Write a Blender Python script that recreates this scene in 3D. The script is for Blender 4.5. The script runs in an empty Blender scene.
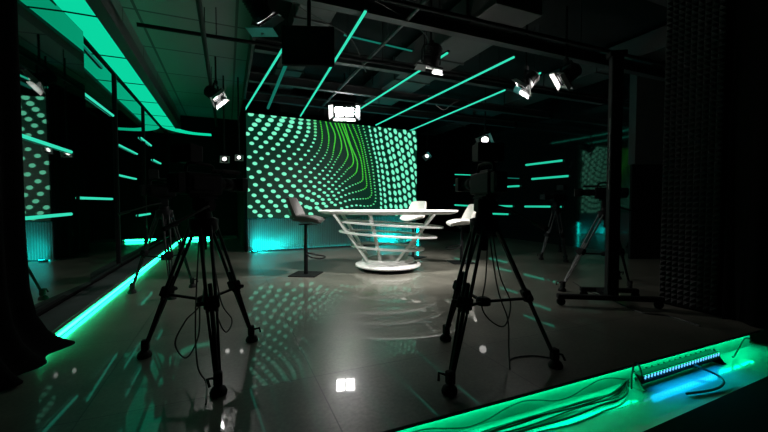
import bpy, bmesh, math, random
from mathutils import Vector, Matrix, Quaternion
random.seed(7)
SC = bpy.context.scene
COL = SC.collection
R = math.radians

# ------------------------------------------------------------------ camera
F = 364.0            # focal length in pixels of a 768 px wide frame
CAM_H = 1.1
YAW = R(-23.2)
PITCH = R(-2.05)
cam_d = bpy.data.cameras.new('studio_view')
cam_d.sensor_width = 36
cam_d.lens = 36 * F / 768
cam_d.clip_start = .05
cam = bpy.data.objects.new('studio_view', cam_d)
COL.objects.link(cam)
cam.location = (0, 0, CAM_H)
cam.rotation_euler = (math.pi / 2 + PITCH, 0, YAW)
SC.camera = cam
CR = cam.rotation_euler.to_matrix()
CO = Vector(cam.location)

def ray(px, py):
    return CR @ Vector(((px - 384) / F, -(py - 216) / F, -1))
def PZ(px, py, z=0.0):
    d = ray(px, py); return CO + d * ((z - CO.z) / d.z)
def PX(px, py, x):
    d = ray(px, py); return CO + d * ((x - CO.x) / d.x)
def PY(px, py, y):
    d = ray(px, py); return CO + d * ((y - CO.y) / d.y)
def PD(px, py, dep):
    return CO + ray(px, py) * dep

# ------------------------------------------------------------------ materials
def srgb(r, g, b):
    def f(c):
        c /= 255.0
        return c / 12.92 if c <= .04045 else ((c + .055) / 1.055) ** 2.4
    return (f(r), f(g), f(b), 1)

def mat(name, col, rough=.5, metal=0, spec=.5, noise=0, nscale=20, bump=0, coat=0, coat_rough=.05, ior=1.5):
    m = bpy.data.materials.new(name); m.use_nodes = True
    nt = m.node_tree; b = nt.nodes['Principled BSDF']
    c = tuple(col[:3]) + (1,)
    b.inputs['Base Color'].default_value = c
    b.inputs['Roughness'].default_value = rough
    b.inputs['Metallic'].default_value = metal
    b.inputs['IOR'].default_value = ior
    b.inputs['Specular IOR Level'].default_value = spec
    b.inputs['Coat Weight'].default_value = coat
    b.inputs['Coat Roughness'].default_value = coat_rough
    if noise or bump:
        tc = nt.nodes.new('ShaderNodeTexCoord')
        n = nt.nodes.new('ShaderNodeTexNoise'); n.inputs['Scale'].default_value = nscale
        n.inputs['Detail'].default_value = 5
        nt.links.new(tc.outputs['Object'], n.inputs['Vector'])
        if noise:
            mx = nt.nodes.new('ShaderNodeMix'); mx.data_type = 'RGBA'
            mx.inputs[6].default_value = tuple(x * (1 - noise) for x in c[:3]) + (1,)
            mx.inputs[7].default_value = tuple(min(1, x * (1 + noise)) for x in c[:3]) + (1,)
            nt.links.new(n.outputs['Fac'], mx.inputs[0])
            nt.links.new(mx.outputs[2], b.inputs['Base Color'])
        if bump:
            bp = nt.nodes.new('ShaderNodeBump'); bp.inputs['Strength'].default_value = bump
            bp.inputs['Distance'].default_value = .01
            nt.links.new(n.outputs['Fac'], bp.inputs['Height'])
            nt.links.new(bp.outputs['Normal'], b.inputs['Normal'])
    return m

def glow(name, col, strength):
    m = bpy.data.materials.new(name); m.use_nodes = True
    nt = m.node_tree; nt.nodes.clear()
    e = nt.nodes.new('ShaderNodeEmission'); o = nt.nodes.new('ShaderNodeOutputMaterial')
    e.inputs['Color'].default_value = tuple(col[:3]) + (1,)
    e.inputs['Strength'].default_value = strength
    nt.links.new(e.outputs[0], o.inputs[0])
    return m

M = {}
M['black'] = mat('black_metal', (.004, .004, .0045), .65, spec=.12, noise=.3, nscale=40)
M['black_matte'] = mat('black_matte', (.0035, .0035, .0035), .9, spec=.1, noise=.3)
M['black_plastic'] = mat('black_plastic', (.003, .003, .0035), .6, spec=.06, noise=.2)
M['rubber'] = mat('black_rubber', (.005, .005, .005), .8, spec=.2, noise=.2)
M['carbon'] = mat('tripod_tube', (.005, .0055, .006), .55, spec=.2, noise=.2)
M['silver'] = mat('silver_metal', (.10, .10, .10), .5, .6, noise=.1)
M['fabric'] = mat('black_drape', (.0025, .0025, .0025), .98, spec=.05, noise=.4, nscale=60)
M['foam'] = mat('charcoal_foam', (.03, .03, .031), .9, spec=.15, noise=.2, nscale=80)
M['concrete'] = mat('grey_concrete', (.035, .04, .04), .85, spec=.15, noise=.25, nscale=6)
M['duct'] = mat('galvanised_duct', (.045, .047, .047), .6, .3, noise=.2, nscale=9)
M['steel_grey'] = mat('grey_steel', (.022, .021, .024), .6, noise=.15)
M['white'] = mat('white_lacquer', (.78, .78, .76), .25, noise=.03, nscale=5)
M['white_floor'] = mat('white_gloss_vinyl', (.62, .64, .63), .42, noise=.12, nscale=14, coat=1, coat_rough=.02)
M['riser_face'] = mat('pale_riser', (.4, .42, .4), .6, noise=.12, nscale=25)
M['leather'] = mat('brown_grey_leather', (.022, .019, .017), .5, noise=.2, nscale=50)
M['white_leather'] = mat('white_leather', (.62, .60, .56), .45, noise=.06, nscale=50)
M['ceil_black'] = mat('black_ceiling', (.010, .011, .011), .95, spec=.1, noise=.3, nscale=3)
M['ceil_tile'] = None
M['door_flap'] = mat('barn_door_paint', (.22, .22, .22), .6, noise=.1)
M['lens_glass'] = mat('lens_glass', (.01, .01, .015), .05, ior=1.8)
M['cable'] = mat('black_cable', (.02, .02, .02), .5, noise=.2)
M['monitor'] = mat('monitor_glass', (.004, .004, .005), .25, noise=.2)
M['rib'] = mat('ribbed_plinth', (.035, .045, .045), .4, noise=.1, nscale=8)
M['gloss_wall'] = mat('black_gloss_panel', (.004, .005, .005), .06, ior=1.75, noise=.2, nscale=4, bump=.05)

MINT = (.045, .72, .47)
M['tube'] = glow('mint_led_tube', (.035, .70, .45), 1.05)
M['tube_far'] = glow('mint_led_tube_far', (.02, .62, .38), .95)
M['tube_dim'] = glow('dim_led_tube', (.02, .42, .30), .32)
M['strip'] = glow('green_led_strip', (.009, 1, .36), 28)
M['strip_under'] = glow('green_led_under_lip', (.0, 1, .36), 16)
M['cove'] = glow('green_cove_diffuser', (.003, .70, .37), .95)
M['cove_up'] = glow('green_cove_led', (.0, 1, .42), 4)
M['cyan'] = glow('cyan_led_strip', (.0, .75, .64), 14)
M['lamp'] = glow('white_lamp_lens', (1, .97, .92), 300)
M['lamp_small'] = glow('white_lamp_lens_far', (1, .97, .92), 3)
M['lamp_flood'] = glow('white_flood_window', (1, .98, .95), 76)
M['led_blue'] = glow('blue_white_leds', (.11, .52, 1), 1.8)
M['vf'] = glow('viewfinder_screen', (.8, .85, .85), .55)

# dark mirror glass of the left wall
m = mat('dark_mirror_glass', (.30, .35, .33), .025, 1.0, noise=.06, nscale=2)
M['mirror'] = m

# floor: dark polished stone slabs with thin joints
def floor_mat():
    m = bpy.data.materials.new('polished_dark_stone'); m.use_nodes = True
    nt = m.node_tree; b = nt.nodes['Principled BSDF']; L = nt.links.new; N = nt.nodes.new
    tc = N('ShaderNodeTexCoord')
    n1 = N('ShaderNodeTexNoise'); n1.inputs['Scale'].default_value = 2.3; n1.inputs['Detail'].default_value = 8; n1.inputs['Roughness'].default_value = .65
    n2 = N('ShaderNodeTexNoise'); n2.inputs['Scale'].default_value = 45; n2.inputs['Detail'].default_value = 4
    L(tc.outputs['Object'], n1.inputs['Vector']); L(tc.outputs['Object'], n2.inputs['Vector'])
    mp = N('ShaderNodeMapping'); mp.inputs['Location'].default_value = (1.2 - .49, 1.2 - 1.06, 0)
    L(tc.outputs['Object'], mp.inputs['Vector'])
    br = N('ShaderNodeTexBrick'); br.offset = 0; br.squash = 1
    br.inputs['Scale'].default_value = 1; br.inputs['Brick Width'].default_value = 1.2; br.inputs['Row Height'].default_value = 1.2
    br.inputs['Mortar Size'].default_value = .004; br.inputs['Mortar Smooth'].default_value = .2
    br.inputs['Color1'].default_value = (.85, .85, .85, 1); br.inputs['Color2'].default_value = (1, 1, 1, 1)
    br.inputs['Mortar'].default_value = (.25, .25, .25, 1)
    L(mp.outputs[0], br.inputs['Vector'])
    r1 = N('ShaderNodeMix'); r1.data_type = 'RGBA'
    r1.inputs[6].default_value = (.03, .031, .026, 1); r1.inputs[7].default_value = (.21, .20, .165, 1)
    L(n1.outputs['Fac'], r1.inputs[0])
    r2 = N('ShaderNodeMix'); r2.data_type = 'RGBA'; r2.blend_type = 'MULTIPLY'; r2.inputs[0].default_value = 1
    L(r1.outputs[2], r2.inputs[6]); L(br.outputs['Color'], r2.inputs[7])
    r3 = N('ShaderNodeMix'); r3.data_type = 'RGBA'; r3.blend_type = 'OVERLAY'; r3.inputs[0].default_value = .55
    L(r2.outputs[2], r3.inputs[6]); L(n2.outputs['Fac'], r3.inputs[7])
    L(r3.outputs[2], b.inputs['Base Color'])
    rr = N('ShaderNodeMapRange'); rr.inputs['To Min'].default_value = .25; rr.inputs['To Max'].default_value = .38
    L(n1.outputs['Fac'], rr.inputs['Value']); L(rr.outputs[0], b.inputs['Roughness'])
    b.inputs['Specular IOR Level'].default_value = .5
    b.inputs['Coat Weight'].default_value = .65
    cr = N('ShaderNodeMapRange'); cr.inputs['To Min'].default_value = .012; cr.inputs['To Max'].default_value = .05
    L(n1.outputs['Fac'], cr.inputs['Value']); L(cr.outputs[0], b.inputs['Coat Roughness'])
    bp = N('ShaderNodeBump'); bp.inputs['Strength'].default_value = .25; bp.inputs['Distance'].default_value = .003
    L(br.outputs['Fac'], bp.inputs['Height']); bp.invert = True
    L(bp.outputs['Normal'], b.inputs['Normal'])
    return m
M['floor'] = floor_mat()

def tile_mat():
    m = bpy.data.materials.new('painted_ceiling_tiles'); m.use_nodes = True
    nt = m.node_tree; b = nt.nodes['Principled BSDF']; L = nt.links.new; N = nt.nodes.new
    tc = N('ShaderNodeTexCoord')
    br = N('ShaderNodeTexBrick'); br.offset = 0
    br.inputs['Scale'].default_value = 1; br.inputs['Brick Width'].default_value = 1.25; br.inputs['Row Height'].default_value = 1.3
    br.inputs['Mortar Size'].default_value = .02
    br.inputs['Color1'].default_value = (.10, .11, .11, 1); br.inputs['Color2'].default_value = (.12, .13, .13, 1)
    br.inputs['Mortar'].default_value = (.03, .03, .03, 1)
    mp = N('ShaderNodeMapping'); mp.inputs['Location'].default_value = (1.1, .6, 0)
    L(tc.outputs['Object'], mp.inputs['Vector']); L(mp.outputs[0], br.inputs['Vector'])
    L(br.outputs['Color'], b.inputs['Base Color'])
    b.inputs['Roughness'].default_value = .8
    return m
M['ceil_tile'] = tile_mat()

# ------------------------------------------------------------------ mesh builder
class MB:
    def __init__(s, M4=None):
        s.v = []; s.f = []; s.mi = []; s.sm = []; s.M = M4 or Matrix.Identity(4)
    def add(s, verts, faces, mi=0, smooth=False, M4=None):
        T = s.M @ M4 if M4 is not None else s.M
        o = len(s.v)
        s.v += [tuple(T @ Vector(p)) for p in verts]
        for f in faces:
            s.f.append([i + o for i in f]); s.mi.append(mi); s.sm.append(smooth)
        return s
    def box(s, c, size, rot=None, mi=0, bev=0.0):
        hx, hy, hz = (k / 2 for k in size)
        T = Matrix.Translation(c)
        if rot is not None: T = T @ rot.to_4x4()
        if bev <= 0:
            vs = [(x, y, z) for x in (-hx, hx) for y in (-hy, hy) for z in (-hz, hz)]
            fs = [(0, 1, 3, 2), (4, 6, 7, 5), (0, 4, 5, 1), (2, 3, 7, 6), (0, 2, 6, 4), (1, 5, 7, 3)]
            return s.add(vs, fs, mi, False, T)
        bm = bmesh.new()
        bmesh.ops.create_cube(bm, size=1)
        for v in bm.verts: v.co = Vector((v.co.x * size[0], v.co.y * size[1], v.co.z * size[2]))
        bmesh.ops.bevel(bm, geom=bm.edges[:], offset=bev, segments=2, affect='EDGES', profile=.5)
        bm.verts.index_update()
        s.add([v.co[:] for v in bm.verts], [[v.index for v in f.verts] for f in bm.faces], mi, False, T)
        bm.free(); return s
    def bar(s, p0, p1, w, h, up=(0, 0, 1), mi=0, bev=0.0):
        p0 = Vector(p0); p1 = Vector(p1); d = p1 - p0
        y = d.normalized(); u = Vector(up)
        x = y.cross(u)
        if x.length < 1e-4: x = y.cross(Vector((1, 0, 0)))
        x.normalize(); z = x.cross(y)
        rot = Matrix((x, y, z)).transposed()
        return s.box((p0 + p1) / 2, (w, d.length, h), rot, mi, bev)
    def tube(s, pts, r, seg=8, mi=0, caps=True, closed=False):
        pts = [Vector(p) for p in pts]; n = len(pts)
        rs = r if isinstance(r, (list, tuple)) else [r] * n
        vs = []; prev = None
        for i, p in enumerate(pts):
            if closed: t = pts[(i + 1) % n] - pts[i - 1]
            else: t = pts[min(i + 1, n - 1)] - pts[max(i - 1, 0)]
            t.normalize()
            if prev is None:
                a = Vector((0, 0, 1)) if abs(t.z) < .9 else Vector((1, 0, 0))
                x = t.cross(a).normalized()
            else:
                x = (prev - t * prev.dot(t)).normalized()
            prev = x; y = t.cross(x)
            for k in range(seg):
                an = 2 * math.pi * k / seg
                vs.append(p + (x * math.cos(an) + y * math.sin(an)) * rs[i])
        fs = []
        m = n if closed else n - 1
        for i in range(m):
            for k in range(seg):
                a = i * seg + k; b = i * seg + (k + 1) % seg
                c = ((i + 1) % n) * seg + (k + 1) % seg; d = ((i + 1) % n) * seg + k
                fs.append((a, b, c, d))
        s.add(vs, fs, mi, True)
        if caps and not closed:
            s.add(vs[:seg], [list(range(seg))[::-1]], mi); s.add(vs[-seg:], [list(range(seg))], mi)
        return s
    def lathe(s, prof, seg=24, M4=None, mi=0, smooth=True):
        # profile of (radius, height) turned about local Z
        vs = []; fs = []; n = len(prof)
        for r, z in prof:
            for k in range(seg):
                a = 2 * math.pi * k / seg
                vs.append((r * math.cos(a), r * math.sin(a), z))
        for i in range(n - 1):
            for k in range(seg):
                fs.append((i * seg + k, i * seg + (k + 1) % seg, (i + 1) * seg + (k + 1) % seg, (i + 1) * seg + k))
        s.add(vs, fs, mi, smooth, M4)
        if prof[0][0] > 1e-5: s.add(vs[:seg], [list(range(seg))[::-1]], mi, False, M4)
        if prof[-1][0] > 1e-5: s.add(vs[-seg:], [list(range(seg))], mi, False, M4)
        return s
    def grid(s, pts2, mi=0, smooth=True, closed_u=False):
        nu = len(pts2); nv = len(pts2[0]); vs = [p for row in pts2 for p in row]; fs = []
        for i in range(nu - 1 if not closed_u else nu):
            for j in range(nv - 1):
                a = (i + 1) % nu
                fs.append((i * nv + j, a * nv + j, a * nv + j + 1, i * nv + j + 1))
        return s.add(vs, fs, mi, smooth)
    def build(s, name, mats, parent=None, loc=None, kind=None):
        me = bpy.data.meshes.new(name)
        me.from_pydata(s.v, [], s.f)
        if not isinstance(mats, (list, tuple)): mats = [mats]
        for m in mats: me.materials.append(m)
        me.polygons.foreach_set('material_index', s.mi)
        me.polygons.foreach_set('use_smooth', s.sm)
        me.update()
        o = bpy.data.objects.new(name, me); COL.objects.link(o)
        if parent is not None: o.parent = parent
        if loc is not None: o.location = loc
        if kind: o['kind'] = kind
        return o

def tag(o, label, cat, group=None):
    o['label'] = label; o['category'] = cat
    if group: o['group'] = group
    return o
def thing(name, label, cat, loc=(0, 0, 0), rz=0, group=None):
    o = bpy.data.objects.new(name, None); COL.objects.link(o)
    o.empty_display_size = .1
    o.location = loc; o.rotation_euler = (0, 0, rz)
    return tag(o, label, cat, group)
def struct(name, mb, m, parent=None):
    o = mb.build(name, m, parent)
    if parent is None: o['kind'] = 'structure'
    return o
def smooth_path(ctrl, n=8):
    P = [Vector(p) for p in ctrl]; out = []
    for i in range(len(P) - 1):
        p0 = P[max(i - 1, 0)]; p1 = P[i]; p2 = P[i + 1]; p3 = P[min(i + 2, len(P) - 1)]
        for k in range(n):
            t = k / n
            out.append(.5 * ((2 * p1) + (p2 - p0) * t + (2 * p0 - 5 * p1 + 4 * p2 - p3) * t * t + (-p0 + 3 * p1 - 3 * p2 + p3) * t ** 3))
    out.append(P[-1]); return out
def aim(o, d):
    o.rotation_euler = Vector(d).to_track_quat('-Z', 'Y').to_euler()

# ------------------------------------------------------------------ room shell
XL, XR, YB, YF = -1.57, 8.0, 12.4, 1.58      # left glass, right wall, back wall, platform front
ZLOW = -.15
CZ = 4.1
PR = 4.2                                      # right end of the platform's front
# platform floor (stone slab)
b = MB().box(((XL - .3 + XR + .2) / 2, (YF + YB) / 2 + .05, -.006), (XR - XL + .5, YB - YF + .1, .012))
struct('floor', b, M['floor'])
# riser under the lip
b = MB().box(((XL - .3 + PR - .02) / 2, YF + .06, -.081), (PR - XL + .28, .02, .137))
struct('trim_1', b, M['riser_face'])
b = MB().box(((XL - .3 + PR) / 2, YF - .006, -.0065), (PR - XL + .3, .012, .014), bev=.003)
struct('trim_2', b, M['black'])
# lower glossy floor and the black carpet this side of it
b = MB().box(((-3.2 + XR + .2) / 2, 1.30, ZLOW - .001 - .02), (XR + 3.4, 1.3, .04))
struct('floor_2', b, M['white_floor'])
e0 = PZ(642, 432, ZLOW + .01); e1 = PZ(768, 376, ZLOW + .01); ed = (e1 - e0) / (e1.x - e0.x)
eL = e0 + ed * (-3.2 - e0.x); eR = e0 + ed * (XR + .2 - e0.x)
vs = [(p[0], p[1], z) for z in (ZLOW - .03, ZLOW + .01) for p in ((eL.x, -2.5), (eR.x, -2.5), (eR.x, eR.y), (eL.x, eL.y))]
b = MB().add(vs, [(3, 2, 1, 0), (4, 5, 6, 7), (0, 1, 5, 4), (1, 2, 6, 5), (2, 3, 7, 6), (3, 0, 4, 7)])
struct('floor_3', b, M['fabric'])
# walls
b = MB().box(((XL - .3 + XR + .2) / 2, YB + .1, CZ / 2), (XR - XL + .5, .2, CZ))
struct('wall_back', b, M['black_matte'])
b = MB().box((XR + .1, (YF + YB) / 2 + .1, CZ / 2), (.2, YB - YF - .2, CZ))
struct('wall_right', b, M['gloss_wall'])
b = MB().box((XL - .2, 5.4, CZ / 2 - .1), (.2, YB + 1.6, CZ + .2))
struct('wall_left', b, M['black_matte'])
b = MB().box(((.35 + XR) / 2, 5.4, CZ + .05), (XR - .35 + .3, YB + 1.6, .1))
struct('ceiling', b, M['ceil_black'])
b = MB().box(((XL - .1 + .35) / 2, 5.4, 3.75), (1.92 + .1, YB + 1.6, .1))
struct('ceiling_left', b, M['ceil_tile'])
b = MB().box((.37, 5.4, 3.76), (.04, YB + 1.6, .74))
struct('trim_3', b, M['concrete'])
# kerb along the glass and the back
b = MB().box(((XL - 1.3) / 2 - .002, (3.0 + YB) / 2, .04), (-1.3 - XL, YB - 3.0 - .02, .08))
struct('baseboard_left', b, M['concrete'])
b = MB().box(((-1.2 + .25) / 2, YB - .08, .04), (1.44, .12, .08))
struct('baseboard_back', b, M['concrete'])

# glass panes of the left wall
PYAW = [0, -3.1, 0, 0, 0]
mull = [1.0, 3.0, 5.35, 6.85, 8.9, YB - .02]
for i in range(len(mull) - 1):
    y0, y1 = mull[i], mull[i + 1]
    rot = Matrix.Rotation(R(TURN if False else 0), 3, 'Z')
    yaw = PYAW[i]
    cy = (y0 + y1) / 2
    b = MB().box((XL - .02, cy, 1.63), (.02, y1 - y0 - .03, 2.98), Matrix.Rotation(R(yaw), 3, 'Z'))
    w = struct('window_%d' % (i + 1), b, M['mirror'])
    fr = MB()
    fr.box((XL + .004, y1 - .012, 1.63), (.03, .05, 2.98), bev=.004)
    fr.box((XL + .004, cy, 3.09), (.03, y1 - y0, .05), bev=.004)
    fr.box((XL + .004, cy, .145), (.03, y1 - y0 - .05, .03), bev=.004)
    fr.build('window_frame', M['black'], w)

# luminous cove along the glass, turning along the back wall
cove = thing('cove_light', 'long luminous green ceiling cove of framed panels running along the glass wall', 'light', (XL + .16, 7, 3.08))
def cv(p): return (p[0] - XL - .16, p[1] - 7, p[2] - 3.08)
yy = [1.2 + 1.22 * k for k in range(9)]
for k in range(8):
    y0, y1 = yy[k], yy[k + 1] - .025
    b = MB().box(cv((XL + .165, (y0 + y1) / 2, 3.10)), (.315, y1 - y0, .02))
    b.build('diffuser_panel', M['cove'], cove)
# curved end
pts_o = []; pts_i = []
for k in range(9):
    a = math.pi / 2 * k / 8
    pts_o.append((XL + .01 + .9 * (1 - math.cos(a)), 10.96 + 1.1 * math.sin(a)))
    pts_i.append((XL + .325 + .6 * (1 - math.cos(a)), 10.96 + .8 * math.sin(a)))
pts_o.append((-.42, 12.06)); pts_i.append((-.42, 11.76))
b = MB()
n = len(pts_o)
vs = [cv((x, y, z)) for z in (3.09, 3.11) for P_ in (pts_o, pts_i) for x, y in P_]
fs = []
for k in range(n - 1):
    fs += [(k, k + 1, n + k + 1, n + k), (2 * n + k, 3 * n + k, 3 * n + k + 1, 2 * n + k + 1),
           (k, 2 * n + k, 2 * n + k + 1, k + 1), (n + k, n + k + 1, 3 * n + k + 1, 3 * n + k)]
b.add(vs, fs); b.build('curved_diffuser', M['cove'], cove)
b = MB().box(cv((XL + .40, 6.1, 3.14)), (.14, 9.8, .18), bev=.006)
b.build('beam', M['steel_grey'], cove)
b = MB().box(cv((XL + .40, 6.0, 3.245)), (.05, 9.4, .012))
b.build('upper_led_strip', M['cove_up'], cove)
for y in yy: MB().box(cv((XL + .165, y - .0125, 3.097)), (.318, .02, .03)).build('panel_joint', M['black'], cove)
# soffit over the cove
b = MB().box((XL + .15, 6.3, 3.41), (.34, 12, .56))
struct('trim_4', b, M['ceil_tile'])

# green strips along the kerb
s = thing('led_strip', 'bright green led strip along the kerb at the foot of the left glass wall', 'led strip', (-1.28, 7.8, 0), 0, 'green led strips on the kerb')
MB().box((0, 0, .026), (.016, 8.8, .018), bev=.004).build('diffuser', M['strip'], s)
MB().box((-.013, 0, .03), (.006, 8.8, .05)).build('profile', M['silver'], s)
s = thing('led_strip', 'short bright green led strip on the kerb along the back wall', 'led strip', (-.86, YB - .16, 0), 0, 'green led strips on the kerb')
MB().box((0, 0, .04), (.74, .022, .05), bev=.006).build('diffuser', M['strip'], s)
MB().box((0, .013, .04), (.74, .006, .08)).build('profile', M['silver'], s)
s = thing('led_strip', 'green led strip hidden under the front lip of the stage platform', 'led strip', (1.3, YF + .025, -.022), 0)
MB().box((0, 0, 0), (5.75, .02, .012)).build('diffuser', M['strip_under'], s)
MB().box((0, 0, .008), (5.75, .03, .004)).build('profile', M['silver'], s)

# ------------------------------------------------------------------ LED video wall
A = PD(247.2, 203, 8.0); B = PD(416.8, 203, 10.02)
A = Vector((A.x, A.y, 0)); B = Vector((B.x, B.y, 0))
Wv = (B - A); WID = Wv.length; Wd = Wv.normalized()
Nn = Vector((Wd.y, -Wd.x, 0))                # toward the camera side
ZT = PD(247.2, 113.4, 8.0).z; ZB = PD(247.2, 218.6, 8.0).z
ang = math.atan2(Wd.y, Wd.x)
wall = thing('led_video_wall', 'big led video wall showing green and mint dots in curving rows', 'video wall', A, ang)
# local frame: x along the wall, y backwards, z up
MB().box((WID / 2, .11, (ZT + ZB) / 2), (WID, .18, ZT - ZB), bev=.004).build('cabinet', M['black'], wall)
def on_screen(px, py):
    d = ray(px, py)
    t = (A - CO).dot(Nn) / d.dot(Nn)
    p = CO + d * t
    return (p - A).dot(Wd), p.z
Z = {1: (244, 108), 2: (330, 114), 3: (244, 162), 4: (330, 160)}
def zz(k, *pts): return [(Z[k][0] + x / 7.2, Z[k][1] + y / 7.2) for x, y in pts]
# (points, spacing before the bend, bend distance along strand, growth after, width, tall)
ST = []
W0 = [6.3, 6.3, 6.3, 6.2, 5.9, 5.3, 4.5, 3.3]
def strand(pts, s0, bend, grow, smax=9.3, tall=False): ST.append((pts, s0, bend, grow, smax, tall))
strand(zz(1, (128, 55), (95, 100), (63, 135), (33, 175), (20, 190)), 5.6, 0, .02)
strand(zz(1, (50, 43), (30, 70)), 5.6, 0, .02)
strand(zz(1, (215, 55), (160, 133), (100, 203), (25, 290)), 5.2, 0, .05)
strand(zz(1, (290, 62), (250, 132), (205, 198), (133, 270), (30, 362)), 4.3, 0, .08)
strand(zz(1, (352, 70), (335, 130), (298, 195), (240, 265), (160, 338), (60, 413), (25, 440)), 4.2, 0, .08)
strand(zz(1, (412, 78), (405, 130), (383, 193), (335, 260), (268, 330), (180, 407)) + zz(3, (127, 58), (68, 100), (20, 135)), 4.2, 0, .08)
strand(zz(1, (465, 85), (465, 160), (440, 225), (400, 290), (333, 360)) + zz(3, (243, 46), (190, 87), (130, 130), (70, 173), (20, 205)), 3.9, 6, .09)
strand(zz(1, (512, 88), (515, 195), (497, 255), (458, 318), (392, 388)) + zz(3, (303, 75), (250, 117), (192, 160), (127, 205), (62, 247), (20, 275)), 3.0, 10, .11)
strand(zz(1, (550, 92), (565, 200), (550, 285), (510, 348), (448, 417)) + zz(3, (406, 66), (360, 106), (305, 147), (245, 188), (180, 233), (113, 276), (45, 322), (15, 345)), 1.8, 17, .125)
strand(zz(1, (590, 95), (612, 200), (605, 290), (580, 348), (530, 412)) + zz(3, (456, 97), (406, 135), (352, 177), (293, 217), (228, 262), (160, 305), (92, 348), (28, 392)), 1.4, 19, .13)
strand(zz(2, (3, 62), (38, 150), (30, 240), (10, 330)) + zz(3, (575, 55), (540, 92), (498, 128), (448, 167), (393, 207), (335, 246), (270, 290), (203, 333), (132, 377), (90, 402)), 1.3, 25, .13)
strand(zz(2, (38, 66), (75, 170), (85, 235), (70, 290), (40, 340)) + zz(3, (608, 88), (575, 122), (533, 158), (483, 195), (428, 235), (370, 275), (305, 317), (238, 358), (170, 400)), 1.3, 27, .13)
strand(zz(2, (62, 68), (100, 170), (125, 260), (130, 300), (110, 345)) + zz(4, (90, 45), (65, 72), (40, 100), (15, 130)) + zz(3, (602, 152), (560, 188), (512, 222), (457, 262), (395, 305), (300, 404)), 1.3, 34, .13)
strand(zz(2, (84, 70), (120, 160), (155, 260), (170, 331)) + zz(4, (160, 40), (130, 65), (100, 100), (65, 135), (35, 165), (5, 198)) + zz(3, (583, 218), (533, 253), (480, 288), (425, 360), (380, 404)), 1.3, 41, .13)
strand(zz(2, (104, 72), (150, 220), (195, 331)) + zz(4, (197, 60), (185, 95), (150, 125), (110, 155), (85, 175), (55, 202), (15, 230)) + zz(3, (596, 248), (550, 282), (498, 316), (440, 352), (400, 390)), 1.3, 48, .13)
strand(zz(2, (130, 75), (180, 200), (225, 331)) + zz(4, (237, 100), (235, 145), (205, 165), (155, 185), (100, 213), (65, 235), (25, 260)) + zz(3, (603, 280), (557, 310), (508, 345), (470, 390)), 1.6, 56, .13)
strand(zz(2, (165, 78), (215, 200), (245, 331)) + zz(4, (262, 130), (265, 190), (240, 212), (200, 226), (145, 240), (112, 253), (78, 268), (35, 290)) + zz(3, (610, 308), (562, 336), (515, 372)), 1.9, 66, .13)
strand(zz(2, (203, 82), (240, 210), (268, 340)) + zz(4, (285, 100), (298, 200), (300, 250), (275, 275), (220, 280), (165, 283), (128, 292), (88, 305), (42, 322), (10, 335)), 2.3, 76, .12)
strand(zz(2, (240, 86), (275, 220), (305, 360)) + zz(4, (325, 200), (330, 290), (305, 325), (250, 332), (205, 326), (172, 328), (138, 335), (97, 345), (50, 362)), 3.2, 84, .10)
strand(zz(2, (283, 88), (310, 220), (340, 350)) + zz(4, (350, 100), (365, 220), (370, 300), (368, 420)), 4.6, 200, 0, tall=True)
tops = [322, 360, 397, 432, 466, 500, 534, 567, 598]
for i, t in enumerate(tops):
    off = (i % 2) * 26
    strand(zz(2, (t - 2, 92 - 20 + off), (t + 22, 230 + off), (t + 50, 360 + off)) + zz(4, (t + 66, 160 + off), (t + 80, 320), (t + 84, 440)), [6.0, 6.6, 7.0, 7.3, 7.5, 7.6, 7.7, 7.8, 7.9][i], 300, 0, tall=True)

disp = MB(); dcols = []
disp.add([(0, .016, ZB), (WID, .016, ZB), (WID, .016, ZT), (0, .016, ZT)], [(0, 1, 2, 3)])
dcols += [(.0005, .022, .011, 1)] * 4
MINTD = Vector((.20, .92, .58)); GRN = Vector((.055, .60, .035))
for si, (pts, s0, bend, grow, smax, tall) in enumerate(ST):
    path = [Vector((p.x, p.y)) for p in smooth_path([(x, y, 0) for x, y in pts], 14)]
    acc = 0; nxt = 0
    for i in range(len(path) - 1):
        seg = path[i + 1] - path[i]; l = seg.length
        while nxt <= acc + l and l > 0:
            p = path[i] + seg * ((nxt - acc) / l)
            sp = min(smax, s0 + max(0, nxt - bend) * grow)
            if tall: hw, hh = .5 * min(3.4, sp * .45), .5 * sp * .78; tilt = R(-18)
            else:
                w = max(1.4, sp * .56, (W0[si] if si < 8 else 1.4) * math.exp(-nxt / 150)); hw, hh = .5 * w, .5 * max(1.3, w * .68); tilt = R(10)
            g = min(1, max(0, (sp - 1.9) / 2.6))
            if tall: g = 1
            c = GRN.lerp(MINTD, g)
            u, v = on_screen(p.x, p.y)
            if -.02 < u < WID + .02 and ZB - .02 < v < ZT + .02:
                ring = []
                for k in range(12):
                    a = 2 * math.pi * k / 12
                    ex, ey = hw * math.cos(a), hh * math.sin(a)
                    uu, vv = on_screen(p.x + ex * math.cos(tilt) - ey * math.sin(tilt), p.y + ex * math.sin(tilt) + ey * math.cos(tilt))
                    ring.append((min(WID, max(0, uu)), .0145, min(ZT, max(ZB, vv))))
                disp.add(ring[::-1], [list(range(12))])
                dcols += [(c.x, c.y, c.z, 1)] * 12
            nxt += sp
        acc += l
def screen_mat():
    m = bpy.data.materials.new('led_display'); m.use_nodes = True
    nt = m.node_tree; p = nt.nodes['Principled BSDF']
    a = nt.nodes.new('ShaderNodeVertexColor'); a.layer_name = 'pixels'
    p.inputs['Base Color'].default_value = (.004, .006, .005, 1); p.inputs['Specular IOR Level'].default_value = .25
    p.inputs['Roughness'].default_value = .42
    nt.links.new(a.outputs['Color'], p.inputs['Emission Color'])
    p.inputs['Emission Strength'].default_value = 1.0
    return m
M['display'] = screen_mat()
o = disp.build('display', M['display'], wall)
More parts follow.
